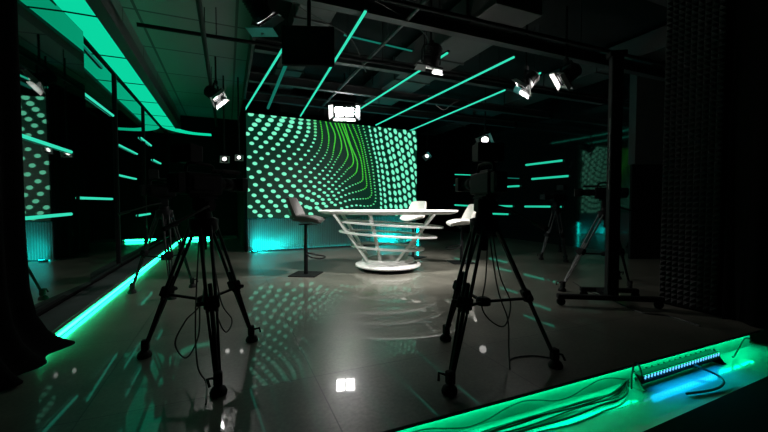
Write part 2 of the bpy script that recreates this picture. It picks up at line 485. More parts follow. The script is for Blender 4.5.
ca = o.data.color_attributes.new('pixels', 'FLOAT_COLOR', 'POINT')
for i, c in enumerate(dcols): ca.data[i].color = c
# side return display, dim column of dots
sd = MB(); cs = []
for row in range(20):
    zc = ZB + .08 + row * (ZT - ZB) / 20
    for col_ in range(2):
        ring = [(WID + .003, .06 + col_ * .08 + .018 * math.cos(2 * math.pi * k / 10), zc + (col_ % 2) * .06 + .03 * math.sin(2 * math.pi * k / 10)) for k in range(10)]
        sd.add(ring, [list(range(10))]); cs += [(.004, .10, .055, 1)] * 10
o = sd.build('side_display', M['display'], wall)
ca = o.data.color_attributes.new('pixels', 'FLOAT_COLOR', 'POINT')
for i, c in enumerate(cs): ca.data[i].color = c
# ribbed plinth
rb = MB(); pts = []
nr = int(WID / .045)
for k in range(nr + 1):
    x = k * WID / nr
    pts += [(x, .10), (x + .018, .085), (x + .027, .085)]
vs = [(min(x, WID), y, z) for z in (.0, ZB - .01) for x, y in pts]
n = len(pts)
rb.add(vs, [(k, k + 1, n + k + 1, n + k) for k in range(n - 1)])
rb.box((WID / 2, .15, ZB / 2 - .005), (WID, .09, ZB - .01))
rb.build('plinth', M['rib'], wall)
st = thing('led_strip', 'cyan led strip on the floor washing the ribbed plinth of the video wall', 'led strip', A - Vector((0, 0, 0)), ang)
MB().box((WID / 2 + .02, .05, .014), (WID - .08, .02, .022), bev=.004).build('diffuser', M['cyan'], st)
MB().box((WID / 2 + .02, .034, .015), (WID - .08, .008, .03)).build('profile', M['black'], st)
# small cyan floor floods against the plinth
def flood(u, label, e, size=.10):
    p = A + Wd * u + Nn * .0
    t = thing('floor_uplight', label, 'light', p, ang, 'cyan floor uplights')
    MB().box((0, -.03, .02), (.10, .05, .035), bev=.006).build('housing', M['black'], t)
    MB().box((0, -.03, .039), (.08, .035, .004)).build('lens', M['cyan'], t)
    ld = bpy.data.lights.new('uplight', 'SPOT'); ld.energy = e; ld.color = (.0, .8, .75)
    ld.spot_size = R(165); ld.spot_blend = .8; ld.shadow_soft_size = .03
    lo = bpy.data.objects.new('uplight', ld); COL.objects.link(lo); lo.parent = t
    lo.location = (0, -.16, .07); aim(lo, (.9 if u < 1 else 0, .4, .45))
flood(.14, 'small cyan uplight at the left end of the ribbed plinth', 190)
flood(3.45, 'small cyan uplight behind the desk at the foot of the plinth', 120)
flood(WID - .12, 'small cyan uplight at the right end of the ribbed plinth', 36)

vt = thing('led_tube', 'short upright cyan tube at the right end of the ribbed plinth', 'led tube', A + Wd * (WID + .07), ang)
MB().tube([(0, .05, .02), (0, .05, .42)], .022, 10).build('diffuser', M['cyan'], vt)
MB().box((0, .075, .22), (.05, .02, .44)).build('profile', M['black'], vt)
# black drape flank left of the wall
fl = MB(); rows = []
a0 = A + Nn * -.02 - Wd * .02; a1 = Vector((.30, YB - .12, 0))
for k in range(41):
    t = k / 40; p = a0.lerp(a1, t); off = .035 * math.sin(t * 60)
    rows.append([(p.x - off, p.y, .02), (p.x - off, p.y, 1.5), (p.x - off, p.y, 3.35)])
fl.grid(rows)
o = fl.build('stage_drape', M['fabric']); tag(o, 'black drape hanging beside the left edge of the video wall', 'curtain')
sm = o.modifiers.new('thickness', 'SOLIDIFY'); sm.thickness = .006

# ------------------------------------------------------------------ presenter desk
tc = PZ(388, 268.6, 0)
desk = thing('presenter_desk', 'white boat-shaped presenter desk on stacked tilted oval rings', 'desk', tc, YAW)
def ellipse(a, b_, n=48, cx=0, cy=0, pt=0):
    out = []
    for k in range(n):
        t = 2 * math.pi * k / n
        c, s_ = math.cos(t), math.sin(t)
        x = a * c; y = b_ * s_ * (1 - pt * max(0, -c) ** 3)
        out.append((cx + x, cy + y))
    return out
# top
b = MB(); E = ellipse(1.165, .58, 64, pt=.35); n = len(E)
prof = [(.955, .93), (.985, .945), (1.0, .962), (1.0, .975), (.99, .982)]
rows = [[(x * k, y * k, z) for k, z in [(.90, .915)] + [(kk, zz_) for kk, zz_ in prof]] for x, y in E]
b.grid(rows, closed_u=True)
b.add([(x * .99, y * .99, .982) for x, y in E], [list(range(n))])
b.add([(x * .90, y * .90, .915) for x, y in E], [list(range(n))[::-1]])
b.build('tabletop', M['white'], desk)
def ring_part(a, b_, cx, zl, zr, ia, ib, icx, th=.035):
    # flat oval ring, tilted from zl (left) to zr (right), hole offset to icx
    n = 56
    O = ellipse(a, b_, n, cx); I = ellipse(ia, ib, n, icx)
    def zt(x): return zl + (zr - zl) * (x - (cx - a)) / (2 * a)
    b = MB()
    rows = []
    for (ox, oy), (ix, iy) in zip(O, I):
        rows.append([(ox * 1, oy, zt(ox) - th * .35), (ox, oy, zt(ox) + th * .35), (ox * .985, oy * .985, zt(ox) + th / 2), (ix, iy, zt(ix) + th / 2), (ix, iy, zt(ix) - th / 2), (ox * .985, oy * .985, zt(ox) - th / 2), (ox, oy, zt(ox) - th * .35)])
    b.grid(rows, closed_u=True, smooth=False)
    return b.build('ring', M['white'], desk)
ring_part(.875, .55, .05, .80, .70, .70, .47, -.04)
ring_part(.82, .55, .0, .635, .535, .65, .46, -.07)
ring_part(.62, .48, -.01, .405, .335, .49, .40, -.05)
# base
b = MB().lathe([(.26, .08), (.42, .08), (.52, .055), (.545, .065), (.545, .09), (.50, .105), (.44, .115), (.44, .15), (.43, .18), (.36, .185), (.34, .175), (.34, .11), (.26, .10)], 56)
b.build('base_ring', M['white'], desk)
MB().lathe([(.38, .0), (.40, .01), (.40, .08), (.26, .09)], 40).build('plinth', M['black'], desk)
# sloping lattice legs, two flat bars each
def desk_leg(p0, p1, gap):
    p0 = Vector(p0); p1 = Vector(p1)
    side = (p1 - p0).cross(Vector((0, 0, 1))).normalized() * gap
    b = MB()
    for s_ in (-1, 1): b.bar(p0 + side * s_ * .7, p1 + side * s_ * 1.3, .035, .02, up=side, bev=.004)
    for t in (.12, .35, .58, .82):
        q = p0.lerp(p1, t); b.bar(q - side * (.7 + .6 * t), q + side * (.7 + .6 * t), .02, .016, up=(p1 - p0))
    b.build('leg', M['white'], desk)
desk_leg((-.33, -.25, .17), (-.86, -.22, .92), .06)
desk_leg((-.34, .22, .17), (-.80, .26, .92), .05)
desk_leg((-.12, -.36, .17), (-.28, -.48, .92), .02)
desk_leg((.12, -.34, .17), (.72, -.36, .92), .06)
desk_leg((.30, .22, .17), (.78, .28, .92), .05)

# ------------------------------------------------------------------ bar stools
def stool(loc, rz, seat_z, m_in, m_out, label):
    # local +x is the way the sitter faces
    t = thing('bar_stool', label, 'stool', loc, rz, 'bar stools around the desk')
    # base plate: thin rounded square
    MB().box((0, 0, .008), (.42, .42, .014), bev=.006).build('base_plate', M['black'], t)
    b = MB(); b.tube([(0, 0, .014), (0, 0, .05), (0, 0, seat_z * .55)], [.035, .03, .03], 16)
    b.tube([(0, 0, seat_z * .55), (0, 0, seat_z - .05)], .022, 16)
    b.box((0, 0, seat_z - .055), (.16, .14, .02), bev=.004)
    b.build('pole', M['black'], t)
    fr = smooth_path([(.02, -.03, .33), (.12, -.13, .29), (.26, -.12, .27), (.29, 0, .265), (.26, .12, .27), (.12, .13, .29), (.02, .03, .33)], 6)
    MB().tube(fr, .011, 8).build('footrest', M['black'], t)
    MB().tube([(.03, .05, seat_z - .06), (.10, .16, seat_z - .07), (.12, .20, seat_z - .075)], .006, 6).build('height_lever', M['black'], t)
    # seat: cushioned pan, rows across the depth
    rows = []
    for i in range(15):
        x = -.19 + .44 * i / 14; u = i / 14
        w = .20 * (1 - .35 * max(0, u - .55) ** 1.2 * 1.6) * (1 if u > .12 else .82 + 1.5 * u)
        ztop = seat_z + .015 + .05 * max(0, .35 - u) - .045 * max(0, u - .62) ** 1.2 * 2
        row = []
        for j in range(17):
            a = 2 * math.pi * j / 16
            c, s_ = math.cos(a), math.sin(a)
            yy_ = w * math.copysign(abs(c) ** .55, c)
            th = .044 * (1 if 0 < i < 14 else .4)
            zz_ = ztop + th * math.copysign(abs(s_) ** .7, s_) + .045 * (abs(yy_) / .2) ** 2
            row.append((x, yy_, zz_))
        rows.append(row)
    b = MB(); b.grid(rows)
    b.add(rows[0][:-1], [list(range(16))]); b.add(rows[-1][:-1], [list(range(16))[::-1]])
    b.build('seat', m_in, t)
    # backrest: curved shell, wraps a little round the sides
    def back(i, j, off):
        v = i / 10; z = seat_z + .03 + .33 * v
        half = .205 * (1 - .25 * v ** 3)
        y = -half + 2 * half * j / 12
        x = -.165 - .10 * v + .03 * v * v + .11 * (abs(y) / .2) ** 2 * (1 - .45 * v) - off
        return (x, y, z - .02 * (abs(y) / .2) ** 2 * v)
    b = MB()
    f_ = [[back(i, j, 0) for j in range(13)] for i in range(11)]
    b_ = [[back(i, j, .05) for j in range(13)] for i in range(11)]
    b.grid(f_, 0)
    b.grid([r[::-1] for r in b_], 1)
    edge = lambda p, q: b.grid([p, q], 0)
    edge(f_[-1], b_[-1]); edge(b_[0], f_[0])
    edge([r[0] for r in b_], [r[0] for r in f_]); edge([r[-1] for r in f_], [r[-1] for r in b_])
    b.build('backrest', [m_in, m_out], t)
    return t
stool(PZ(306, 274.5, 0), YAW + R(-8), .83, M['leather'], M['leather'], 'dark brown bar stool left of the desk, back to the left')
stool(PZ(413, 257.5, 0), YAW + R(232), .78, M['white_leather'], M['white_leather'], 'white bar stool half hidden behind the right end of the desk')
stool(PZ(461.5, 262.5, 0), YAW + R(190), .72, M['white_leather'], M['white_leather'], 'white bar stool right of the desk behind the near right tripod')

# ------------------------------------------------------------------ camera tripods and cameras
def tripod(center, feet, bowl_z, label, bright=None, cam_label=None, look=None, cam_z=None):
    c = Vector(center); tm = M['carbon']; group = 'camera tripods'
    t = thing('camera_tripod', label, 'tripod', (c.x, c.y, 0), 0, group)
    O = Vector((c.x, c.y, 0))
    spz = .46
    knees = []
    for k, f in enumerate(feet):
        f = Vector(f) - O
        dr = Vector((f.x, f.y, 0)).normalized()
        top = Vector((dr.x * .075, dr.y * .075, bowl_z - .05))
        foot = Vector((f.x, f.y, .05)); d = foot - top
        side = dr.cross(Vector((0, 0, 1))).normalized()
        mid = top + d * .52
        mm = bright if (bright and k == 0) else tm  # light falling on this one leg is painted in with a paler metal
        b = MB()
        for s_ in (-1, 1):
            b.tube([top + side * .032 * s_, mid + side * .026 * s_ + d.normalized() * .06], .0115, 8)
        b.tube([mid - d.normalized() * .12, foot], .0135, 8)
        for s_ in (-1, 1): b.tube([mid + d * .03 + side * .028 * s_, top + d * .93 + side * .014 * s_], .008, 6)
        leg = b.build('leg', mm, t)
        cl = MB(); cl.box(mid, (.09, .055, .075), Matrix((side, side.cross(d).normalized(), d.normalized())).transposed(), bev=.01)
        cl.tube([mid + side * .045, mid + side * .085], .014, 8)
        cl.build('clamp', M['black_plastic'], leg)
        fm = MB()
        fm.box(foot + Vector((0, 0, .02)) - d.normalized() * .02, (.05, .05, .08), bev=.012)
        fm.lathe([(.045, -.05), (.048, -.035), (.04, -.015), (.022, .0)], 14, Matrix.Translation(foot))
        fm.tube([foot + side * .025 + Vector((0, 0, .05)), foot + side * .06 + dr * .02 + Vector((0, 0, .06)), foot + side * .05 + dr * .04 + Vector((0, 0, .02))], .008, 6)
        fm.build('foot', M['rubber'], leg)
        knees.append(top + d * ((bowl_z - .05 - spz) / (bowl_z - .10)))
    hub = sum(knees, Vector()) / 3 + Vector((0, 0, -.03))
    b = MB()
    for kn in knees:
        b.bar(hub, kn, .022, .016, bev=.003); b.box(kn, (.05, .05, .05), bev=.01)
    b.lathe([(.05, -.02), (.05, .02), (.03, .03)], 12, Matrix.Translation(hub))
    b.build('spreader', M['black_plastic'], t)
    b = MB().lathe([(.03, bowl_z - .12), (.09, bowl_z - .09), (.095, bowl_z - .01), (.07, bowl_z)], 18)
    b.tube([(0, 0, bowl_z - .22), (0, 0, bowl_z - .1)], .02, 10)
    b.build('bowl', M['black_plastic'], t)
    lk = Vector((look[0] - c.x, look[1] - c.y, 0)).normalized(); rt = Vector((lk.y, -lk.x, 0))
    rot = Matrix((rt, lk, Vector((0, 0, 1)))).transposed()
    Mh = Matrix.Translation((0, 0, bowl_z)) @ rot.to_4x4()
    b = MB(Mh).lathe([(.06, 0), (.055, .03), (.05, .045)], 18)
    b.box((0, 0, .085), (.12, .10, .09), bev=.015)
    b.box((0, 0, .135), (.10, .16, .014), bev=.003)
    b.lathe([(.035, 0), (.035, .02)], 14, Matrix.Translation((.06, 0, .085)) @ Matrix.Rotation(R(90), 4, 'Y'))
    b.build('fluid_head', M['black_plastic'], t)
    b = MB(Mh)
    b.tube([(.07, -.02, .08), (.12, -.12, .06), (.17, -.42, -.04)], .009, 8); b.tube([(.158, -.34, -.016), (.172, -.44, -.046)], .015, 8)
    b.build('pan_bar', M['black'], t)
    # the camera itself rests on the head
    zc = bowl_z + .143
    cmr = thing('video_camera', cam_label, 'camera', (c.x, c.y, zc), 0, 'studio video cameras')
    Mc = rot.to_4x4() @ Matrix.Scale(.86, 4)
    b = MB(Mc)
    b.box((0, -.02, .10), (.12, .34, .17), bev=.015)
    b.box((.0, -.02, .012), (.09, .22, .024), bev=.004)
    b.box((.066, -.05, .10), (.012, .2, .10), bev=.004)
    b.build('body', M['black_plastic'], cmr)
    b = MB(Mc); b.box((0, -.235, .10), (.10, .07, .15), bev=.01); b.box((0, -.275, .11), (.085, .02, .11), bev=.004)
    b.build('battery', M['black'], cmr)
    T = Mc @ Matrix.Translation((0, .15, .11)) @ Matrix.Rotation(R(-90), 4, 'X')
    b = MB(); b.lathe([(.05, 0), (.05, .04), (.045, .05), (.052, .06), (.052, .12), (.046, .13), (.048, .16), (.056, .17), (.056, .2)], 20, T)
    ln = b.build('lens', M['black_plastic'], cmr)
    b = MB(Mc); b.box((0, .39, .11), (.16, .08, .12), bev=.008); b.build('lens_hood', M['black'], ln)
    b = MB(Mc); b.tube(smooth_path([(0, .12, .185), (0, .10, .24), (0, .06, .255), (0, -.10, .255), (0, -.15, .235), (0, -.16, .185)], 5), .014, 8)
    b.build('handle', M['black_plastic'], cmr)
    b = MB(Mc); b.box((-.03, -.09, .325), (.20, .07, .125), bev=.01)
    b.tube([(0, -.05, .255), (-.01, -.06, .29)], .012, 8)
    for s_ in (-1, 1): b.box((-.03 + .1 * s_, -.145, .325), (.006, .06, .13))
    b.box((-.03, -.145, .39), (.2, .06, .006))
    vf = b.build('viewfinder', M['black'], cmr)
    b = MB(Mc); b.box((-.03, -.1265, .325), (.17, .003, .095)); b.build('viewfinder_screen', M['monitor'], vf)
    b = MB(Mc); b.tube([(.09, .0, .21), (.09, .26, .21)], .011, 10); b.tube([(.09, .1, .21), (.09, .30, .21)], .017, 10); b.box((.075, .06, .2), (.04, .02, .02))
    b.build('microphone', M['rubber'], cmr)
    return t, cmr

look = (tc.x, tc.y)
def ctr(feet): return sum((Vector(f) for f in feet), Vector()) / 3
f1 = [PZ(144.5, 357), PZ(252, 341), PZ(218.5, 394)]
tripod(ctr(f1), f1, 1.0, 'black camera tripod nearest on the left, spreader hung with cable loops', None, 'black video camera on the nearest left tripod', look)
f0 = [PZ(122, 294), PZ(184, 288), PZ(162, 300)]
sh = Vector((.10, 0, 0)); f0 = [f + sh for f in f0]
tripod(ctr(f0), f0, 1.02, 'black camera tripod farther left, beside the green kerb strip', None, 'black video camera on the tripod by the green kerb strip', look)
f3 = [PZ(445.6, 340), PZ(555.5, 367), PZ(449.5, 393)]
tripod(ctr(f3), f3, 1.0, 'black camera tripod nearest on the right, close to the stage edge', None, 'black video camera on the near right tripod by the stage edge', look)
f4 = [PZ(562, 291), PZ(630, 291), PZ(618, 279)]
tripod(ctr(f4), f4, 1.0, 'camera tripod with one leg tinted silver as if lit behind the tall black rolling stand', M['silver'], 'black video camera half hidden behind the tall rolling stand', look)
f5 = [PZ(541, 259.5), PZ(566, 262), PZ(560, 252)]
tripod(ctr(f5), f5, .98, 'far camera tripod with one leg tinted grey as if lit near the right glossy wall', M['steel_grey'], 'black video camera on the far tripod near the right wall', look)

# little lit panel on the near right camera's accessory shoe
c3 = ctr(f3)

# ------------------------------------------------------------------ tall rolling stand
rs = thing('rolling_stand', 'tall black upright rolling stand with a flat beam base on castors', 'stand', PZ(611, 305, 0), YAW + R(-8))
MB().box((0, 0, 1.36), (.115, .09, 2.56), bev=.012).build('column', M['black'], rs)
b = MB(); b.box((-.06, -.09, .10), (1.04, .07, .05), bev=.01); b.box((0, .02, .10), (.10, .30, .05), bev=.008)
b.box((.10, .28, .10), (.62, .06, .05), bev=.01); b.box((0, .16, .10), (.10, .30, .045)); 
b.build('base_frame', M['black'], rs)
for x, y in ((-.54, -.09), (.42, -.09), (-.17, .28), (.38, .28)):
    c = MB(); c.lathe([(.0, -.014), (.04, -.014), (.045, -.008), (.045, .008), (.04, .014), (0, .014)], 16, Matrix.Translation((x, y, .045)) @ Matrix.Rotation(R(90), 4, 'X'))
    c.box((x, y, .075), (.05, .04, .02)); c.build('castor', M['rubber'], rs)
b = MB(); b.box((0, .0, 2.66), (.17, .12, .06), bev=.01); b.build('top_bracket', M['black_plastic'], rs)
MB().box((-.058, -.02, 1.62), (.004, .012, .75)).build('edge_highlight', M['silver'], rs)  # highlight on the column's left edge, painted as a silver strip

# ------------------------------------------------------------------ right side partition, foam, curtains
XP = 4.34
b = MB().box((XP + .12, 1.92, 2.0), (.2, 1.02, 4.0))
struct('wall_front', b, M['black_matte'])
fo = MB(); rows = []
fy0, fy1 = 1.93, 2.44
n_y, n_z = 9, 58
for i in range(n_y):
    for j in range(n_z):
        y0 = fy0 + (fy1 - fy0) * i / n_y; y1 = fy0 + (fy1 - fy0) * (i + 1) / n_y
        z0 = .03 + 3.3 * j / n_z; z1 = .03 + 3.3 * (j + 1) / n_z
        x = XP - .02; ym, zm = (y0 + y1) / 2, (z0 + z1) / 2
        fo.add([(x, y0, z0), (x, y1, z0), (x, y1, z1), (x, y0, z1), (x - .042, ym, zm)], [(0, 1, 4), (1, 2, 4), (2, 3, 4), (3, 0, 4)])
fo.box((XP, (fy0 + fy1) / 2, 1.68), (.036, fy1 - fy0, 3.3))
tag(fo.build('acoustic_foam_panel', M['foam']), 'tall charcoal acoustic foam panel of small pyramids on the right partition', 'acoustic panel')
cu = MB(); rows = []
for k in range(61):
    t = k / 60; y = 1.88 - t * 2.6
    off = .05 * math.sin(t * 50) + .02 * math.sin(t * 23)
    rows.append([(XP - .04 + off + .02 * z, y, z) for z in (ZLOW + .02, .8, 2, 3.6)])
cu.grid(rows)
o = cu.build('stage_curtain', M['fabric']); tag(o, 'black curtain in folds right of the foam panel at the frame edge', 'curtain', 'black curtains')
o.modifiers.new('thickness', 'SOLIDIFY').thickness = .008
# left curtain, hem spreading on the floor
cu = MB(); rows = []
for k in range(81):
    t = k / 80; y = 3.36 - t * 2.2
    row = []
    for z in (.012, .03, .08, .16, .3, .5, .9, 2.0, 3.3):
        sp = math.exp(-z / .16)
        off = .03 * math.sin(t * 60) + .012 * math.sin(t * 23 + 1)
        row.append((-1.348 + off * (1 + .4 * sp) + .20 * sp * math.exp(-((t) / .5) ** 2), y + .22 * sp * math.exp(-(t / .10) ** 2) - .0, z))
    rows.append(row)
cu.grid(rows)
o = cu.build('stage_curtain', M['fabric']); tag(o, 'black curtain at the left edge with its hem spread on the floor', 'curtain', 'black curtains')
o.modifiers.new('thickness', 'SOLIDIFY').thickness = .008
# grey wall piece and dark doorway beyond the partition
pa = PD(634, 203, 7.0); pb = PD(690, 203, 7.0)
ga = math.atan2(pb.y - pa.y, pb.x - pa.x)
zb = PD(634, 164, 7.0).z
L_ = (Vector((pb.x, pb.y)) - Vector((pa.x, pa.y))).length
T = Matrix.Translation((pa.x, pa.y, 0)) @ Matrix.Rotation(ga, 4, 'Z')
struct('wall_partition', MB(T).box((L_ / 2, .1, (zb + CZ) / 2), (L_, .2, CZ - zb)), M['concrete'])
d = struct('door_1', MB(T).box((L_ / 2, .12, zb / 2), (L_ - .02, .06, zb - .01), bev=.003), M['black'])
MB(T).tube([(.10, .08, 1.0), (.10, .03, 1.0), (.22, .03, 1.0)], .01, 8).build('door_handle', M['black_plastic'], d)

# ------------------------------------------------------------------ LED tubes
def led_tube(p0, p1, r, label, m, group, back=(0, 0, 1), off=1.2):
    p0 = Vector(p0); p1 = Vector(p1); c = (p0 + p1) / 2
    t = thing('led_tube', label, 'led tube', c, 0, group)
    MB().tube([p0 - c, p1 - c], r, 10).build('diffuser', m, t)
    d = (p1 - p0).normalized(); bk = Vector(back) * r * (off if off else .75)
    b = MB(); b.bar(p0 - c + bk - d * .03, p1 - c + bk + d * .03, r * 2.0, r * 1.0, up=back)
    b.build('profile', M['black'], t)
    return t
ZTB = 3.28
g = 'green led tubes under the ceiling'
def hung(pa_, pb_, label, m=M['tube'], z=ZTB, r=.017, wt=None):
    p0 = PZ(pa_[0], pa_[1], z); p1 = PZ(pb_[0], pb_[1], z)
    t = led_tube(p0, p1, r, label, m, g)
    c = (p0 + p1) / 2
    b = MB()
    for q in (.15, .85):
        p = p0.lerp(p1, q) - c
        top = (3.7 if (p + c).x < .33 else CZ) - .0 - c.z
        if wt: top = wt - c.z
        b.tube([p + Vector((0, 0, r * 2)), (p.x, p.y, top)], .004, 6)
    b.build('suspension_wire', M['black'], t)
hung((243.8, 112), (284.5, 46), 'leftmost green ceiling tube, its near end behind the black monitor')
hung((300.5, 116), (365.5, 11.5), 'long green ceiling tube passing right of the black hanging monitor')
hung((354.5, 112.5), (447.5, 53), 'green ceiling tube crossing behind the white-rimmed stage light')
hung((376, 125), (514, 57), 'longest green ceiling tube, ending by the upper right ducts')
hung((409, 131), (505, 90), 'green ceiling tube at the top right corner of the video wall')
hung((533, 76), (540.5, 73), 'tiny green tube end near the two right stage lights', M['tube'])
hung((344, 35), (412, 51), 'dim teal tube crossing the dark ceiling', M['tube_dim'], 3.6, .014, 3.69)
hung((268, 108), (287, 62), 'dim teal tube between the two bright left ceiling tubes', M['tube_dim'], 3.36, .03)

g = 'green led tubes on the left glass wall'
def pane_hit(px, py):
    p = PX(px, py, XL)
    for i in range(len(mull) - 1):
        if mull[i] <= p.y < mull[i + 1]:
            cy = (mull[i] + mull[i + 1]) / 2; a = R(PYAW[i])
            n = Vector((math.cos(a), math.sin(a), 0)); o = Vector((XL - .02, cy, 0)) + n * .026
            d = ray(px, py); return CO + d * ((o - CO).dot(n) / d.dot(n))
    return p
def wl(a, b_, label, r=.016, m=M['tube']):
    led_tube(pane_hit(*a), pane_hit(*b_), r, label, m, g, (-1, 0, 0), 0)
wl((18, 134.5), (71, 152), 'thick green tube crossing the mirrored dots at left')
wl((18, 219), (71, 214), 'low green tube at left under the mirrored dots')
wl((82, 92), (113, 115.5), 'upper green tube high on the left glass wall', .017)
wl((82, 45), (102, 67.5), 'topmost dim green tube on the left glass near the cove', .013, M['tube_dim'])
wl((80.5, 198), (112, 199), 'level green tube low on the glass left of the far tripod')
wl((119, 145), (137, 154), 'short green tube in the upper middle of the left glass')
wl((118, 175), (136, 179), 'short green tube halfway down the left glass')
wl((141, 138), (151, 145.5), 'small green tube near the far end of the left glass, upper one', .02)
wl((153.5, 160), (160.5, 163.5), 'smallest green tube at the far end of the left glass', .02)
wl((139, 215.5), (150, 213.8), 'small low green tube beside the far left tripod', .02)

g = 'green led tubes on the right glossy wall'
def wr(a, b_, label, r=.028, m=M['tube_far']):
    p0 = PX(a[0], a[1], XR - r * 1.2); p1 = PX(b_[0], b_[1], XR - r * 1.2)
    led_tube(p0, p1, r, label, m, g, (1, 0, 0))
wr((526, 165), (562, 160.5), 'topmost green tube on the right wall')
wr((532, 179), (568, 176), 'second green tube from the top on the right wall')
wr((501.5, 187), (519, 186), 'short green tube right of the near camera on the right wall')
wr((525, 206.5), (550, 206.6), 'low green tube on the right wall beside the far tripod')
wr((497, 206), (512, 206.2), 'short low green tube just right of the near right tripod head')
wr((554.5, 206.8), (561, 206.8), 'tiny low green tube at the right end of its row')
wr((455, 205), (476, 206.2), 'low green tube left of the near camera on the right wall')
wr((490, 213.7), (508, 214.2), 'lowest green tube behind the near right tripod', .028)
wr((455, 174.5), (475, 175.2), 'broken dim green tube left of the near right camera', .018)
wr((496, 177.5), (519, 178.5), 'thin dim green tube right of the near right camera', .014, M['tube_dim'])
wr((454, 185), (460, 185), 'faint teal tube left of the near camera, below the broken one', .018, M['tube_dim'])

# ------------------------------------------------------------------ stage lights
def stage_light(pos, target, label, size=1.0, power=0, spot=60, roll=0, doors=(30, 12, 78, 12), lens=M['lamp'], ceil=CZ, col=(1, .97, .92), gel=False):
    pos = Vector(pos); d = (Vector(target) - pos).normalized()
    t = thing('stage_light', label, 'stage light', pos, 0, 'stage lights on the grid')
    q = d.to_track_quat('Y', 'Z') @ Quaternion((0, 1, 0), R(roll))
    Mq = q.to_matrix().to_4x4() @ Matrix.Scale(size, 4)
    Ax = Mq @ Matrix.Rotation(R(-90), 4, 'X')          # lathe axis -> local +Y
    b = MB(); b.lathe([(.05, -.22), (.085, -.2), (.10, -.17), (.10, -.05), (.108, -.045), (.108, .03), (.10, .035), (.093, .03), (.09, -.05), (0, -.05)], 24, Ax)
    Mb = MB(Mq)
    for k in range(5): b.lathe([(.103, -.18 + k * .025), (.108, -.175 + k * .025), (.108, -.17 + k * .025), (.103, -.165 + k * .025)], 20, Ax)
    b.build('housing', M['black'], t)
    b = MB(); b.lathe([(.0, -.018), (.05, -.022), (.088, -.034)], 24, Ax)
    b.build('lens', lens, t)
    # four barn doors on a square front frame
    fr = MB(Mq)
    for sx, sz, wx, wz in ((0, .112, .25, .02), (0, -.112, .25, .02), (.112, 0, .02, .25), (-.112, 0, .02, .25)):
        fr.box((sx, .045, sz), (wx, .02, wz))
    fr.build('front_frame', M['black'], t)
    for k in range(4):
        a = R(90 * k); op = R(doors[k])
        Rk = Matrix.Rotation(a, 4, 'Y')
        Tk = Rk @ Matrix.Translation((0, .056, .118)) @ Matrix.Rotation(op, 4, 'X')
        ln = (.03, .075, .035, .075)[k]
        w0, w1 = (.115, .15) if k % 2 == 0 else (.115, .15)
        # flap lies along local +Y from the hinge, leaning outward with the opening angle
        vs = [(-w0, 0, 0), (w0, 0, 0), (w1, ln, 0), (-w1, ln, 0), (-w0, 0, .004), (w0, 0, .004), (w1, ln, .004), (-w1, ln, .004)]
        fs = [(3, 2, 1, 0), (4, 5, 6, 7), (0, 1, 5, 4), (1, 2, 6, 5), (2, 3, 7, 6), (3, 0, 4, 7)]
        b = MB(Mq); b.add(vs, fs, 0, False, Tk); b.build('barn_door', M['door_flap'], t)
    # yoke and drop pipe
    side = Mq.to_3x3() @ Vector((1, 0, 0)); side.z = 0; side.normalize()
    w = .135 * size; up = Vector((0, 0, 1))
    b = MB()
    pth = [side * w - Vector((0, 0, .02)), side * w + up * .14 * size, side * w * .8 + up * .2 * size, -side * w * .8 + up * .2 * size, -side * w + up * .14 * size, -side * w - Vector((0, 0, .02))]
    for i in range(5): b.bar(pth[i], pth[i + 1], .03 * size, .006, up=side if i in (0, 4) else up)
    b.build('yoke', M['black'], t)
    b = MB().tube([up * .2 * size, Vector((0, 0, ceil - pos.z))], .016, 8)
    b.box(up * .235 * size, (.06, .06, .07), bev=.008); b.build('hanger', M['black'], t)
    if power:
        ld = bpy.data.lights.new('stage_beam', 'SPOT'); ld.energy = power; ld.color = col
        ld.spot_size = R(spot); ld.spot_blend = .6; ld.shadow_soft_size = .05 * size
        lo = bpy.data.objects.new('stage_beam', ld); COL.objects.link(lo); lo.parent = t
        lo.location = d * .05 * size; aim(lo, d)
    return t
dk = Vector((tc.x, tc.y, .8))
def fl_(x, y, dx=0, dy=0): return Vector((tc.x + dx, tc.y + dy, 0))
L3 = 3.0
g1 = stage_light(PD(262, 14, 3.75), dk, 'stage light at top left with white-lit doors above a teal gel', 1.0, 240, 46, 35, ceil=3.7)
stage_light(PD(216, 96, 6.5), dk, 'stage light left of the video wall with doors lit white', 1.0, 260, 50, -30, ceil=3.7)
stage_light(PD(431, 62, 5.1), dk + Vector((0, 0, -.3)), 'stage light right of centre with a bright white front edge', 1.1, 600, 74, 8)
g2 = stage_light(PD(526, 84, 5.7), dk, 'stage light at right with a thin lit edge and teal gel', 1.0, 220, 58, 30, (15, 8, 70, 25))
stage_light(PD(566, 77, 5.6), dk, 'stage light farthest right with open white doors', 1.05, 560, 76, -25)
fp = PD(344.5, 111, 8.45); ft = PZ(345, 335, 0)
fl_t = thing('flood_light', 'bright white two-window flood light above the top edge of the video wall', 'stage light', fp)
fd = (ft - fp).normalized(); fq = fd.to_track_quat('Y', 'Z'); FM = fq.to_matrix().to_4x4()
b = MB(FM); b.box((0, -.10, 0), (.50, .18, .32), bev=.015)
for k in range(6): b.box((-.2 + k * .08, -.20, 0), (.012, .05, .26))
b.build('housing', M['black'], fl_t)
for s_ in (-1, 1): MB(FM).box((.115 * s_, -.006, 0), (.19, .012, .24), bev=.003).build('lens_window', M['lamp_flood'], fl_t)
MB(FM).box((0, 0, 0), (.03, .02, .28)).build('divider', M['black'], fl_t)
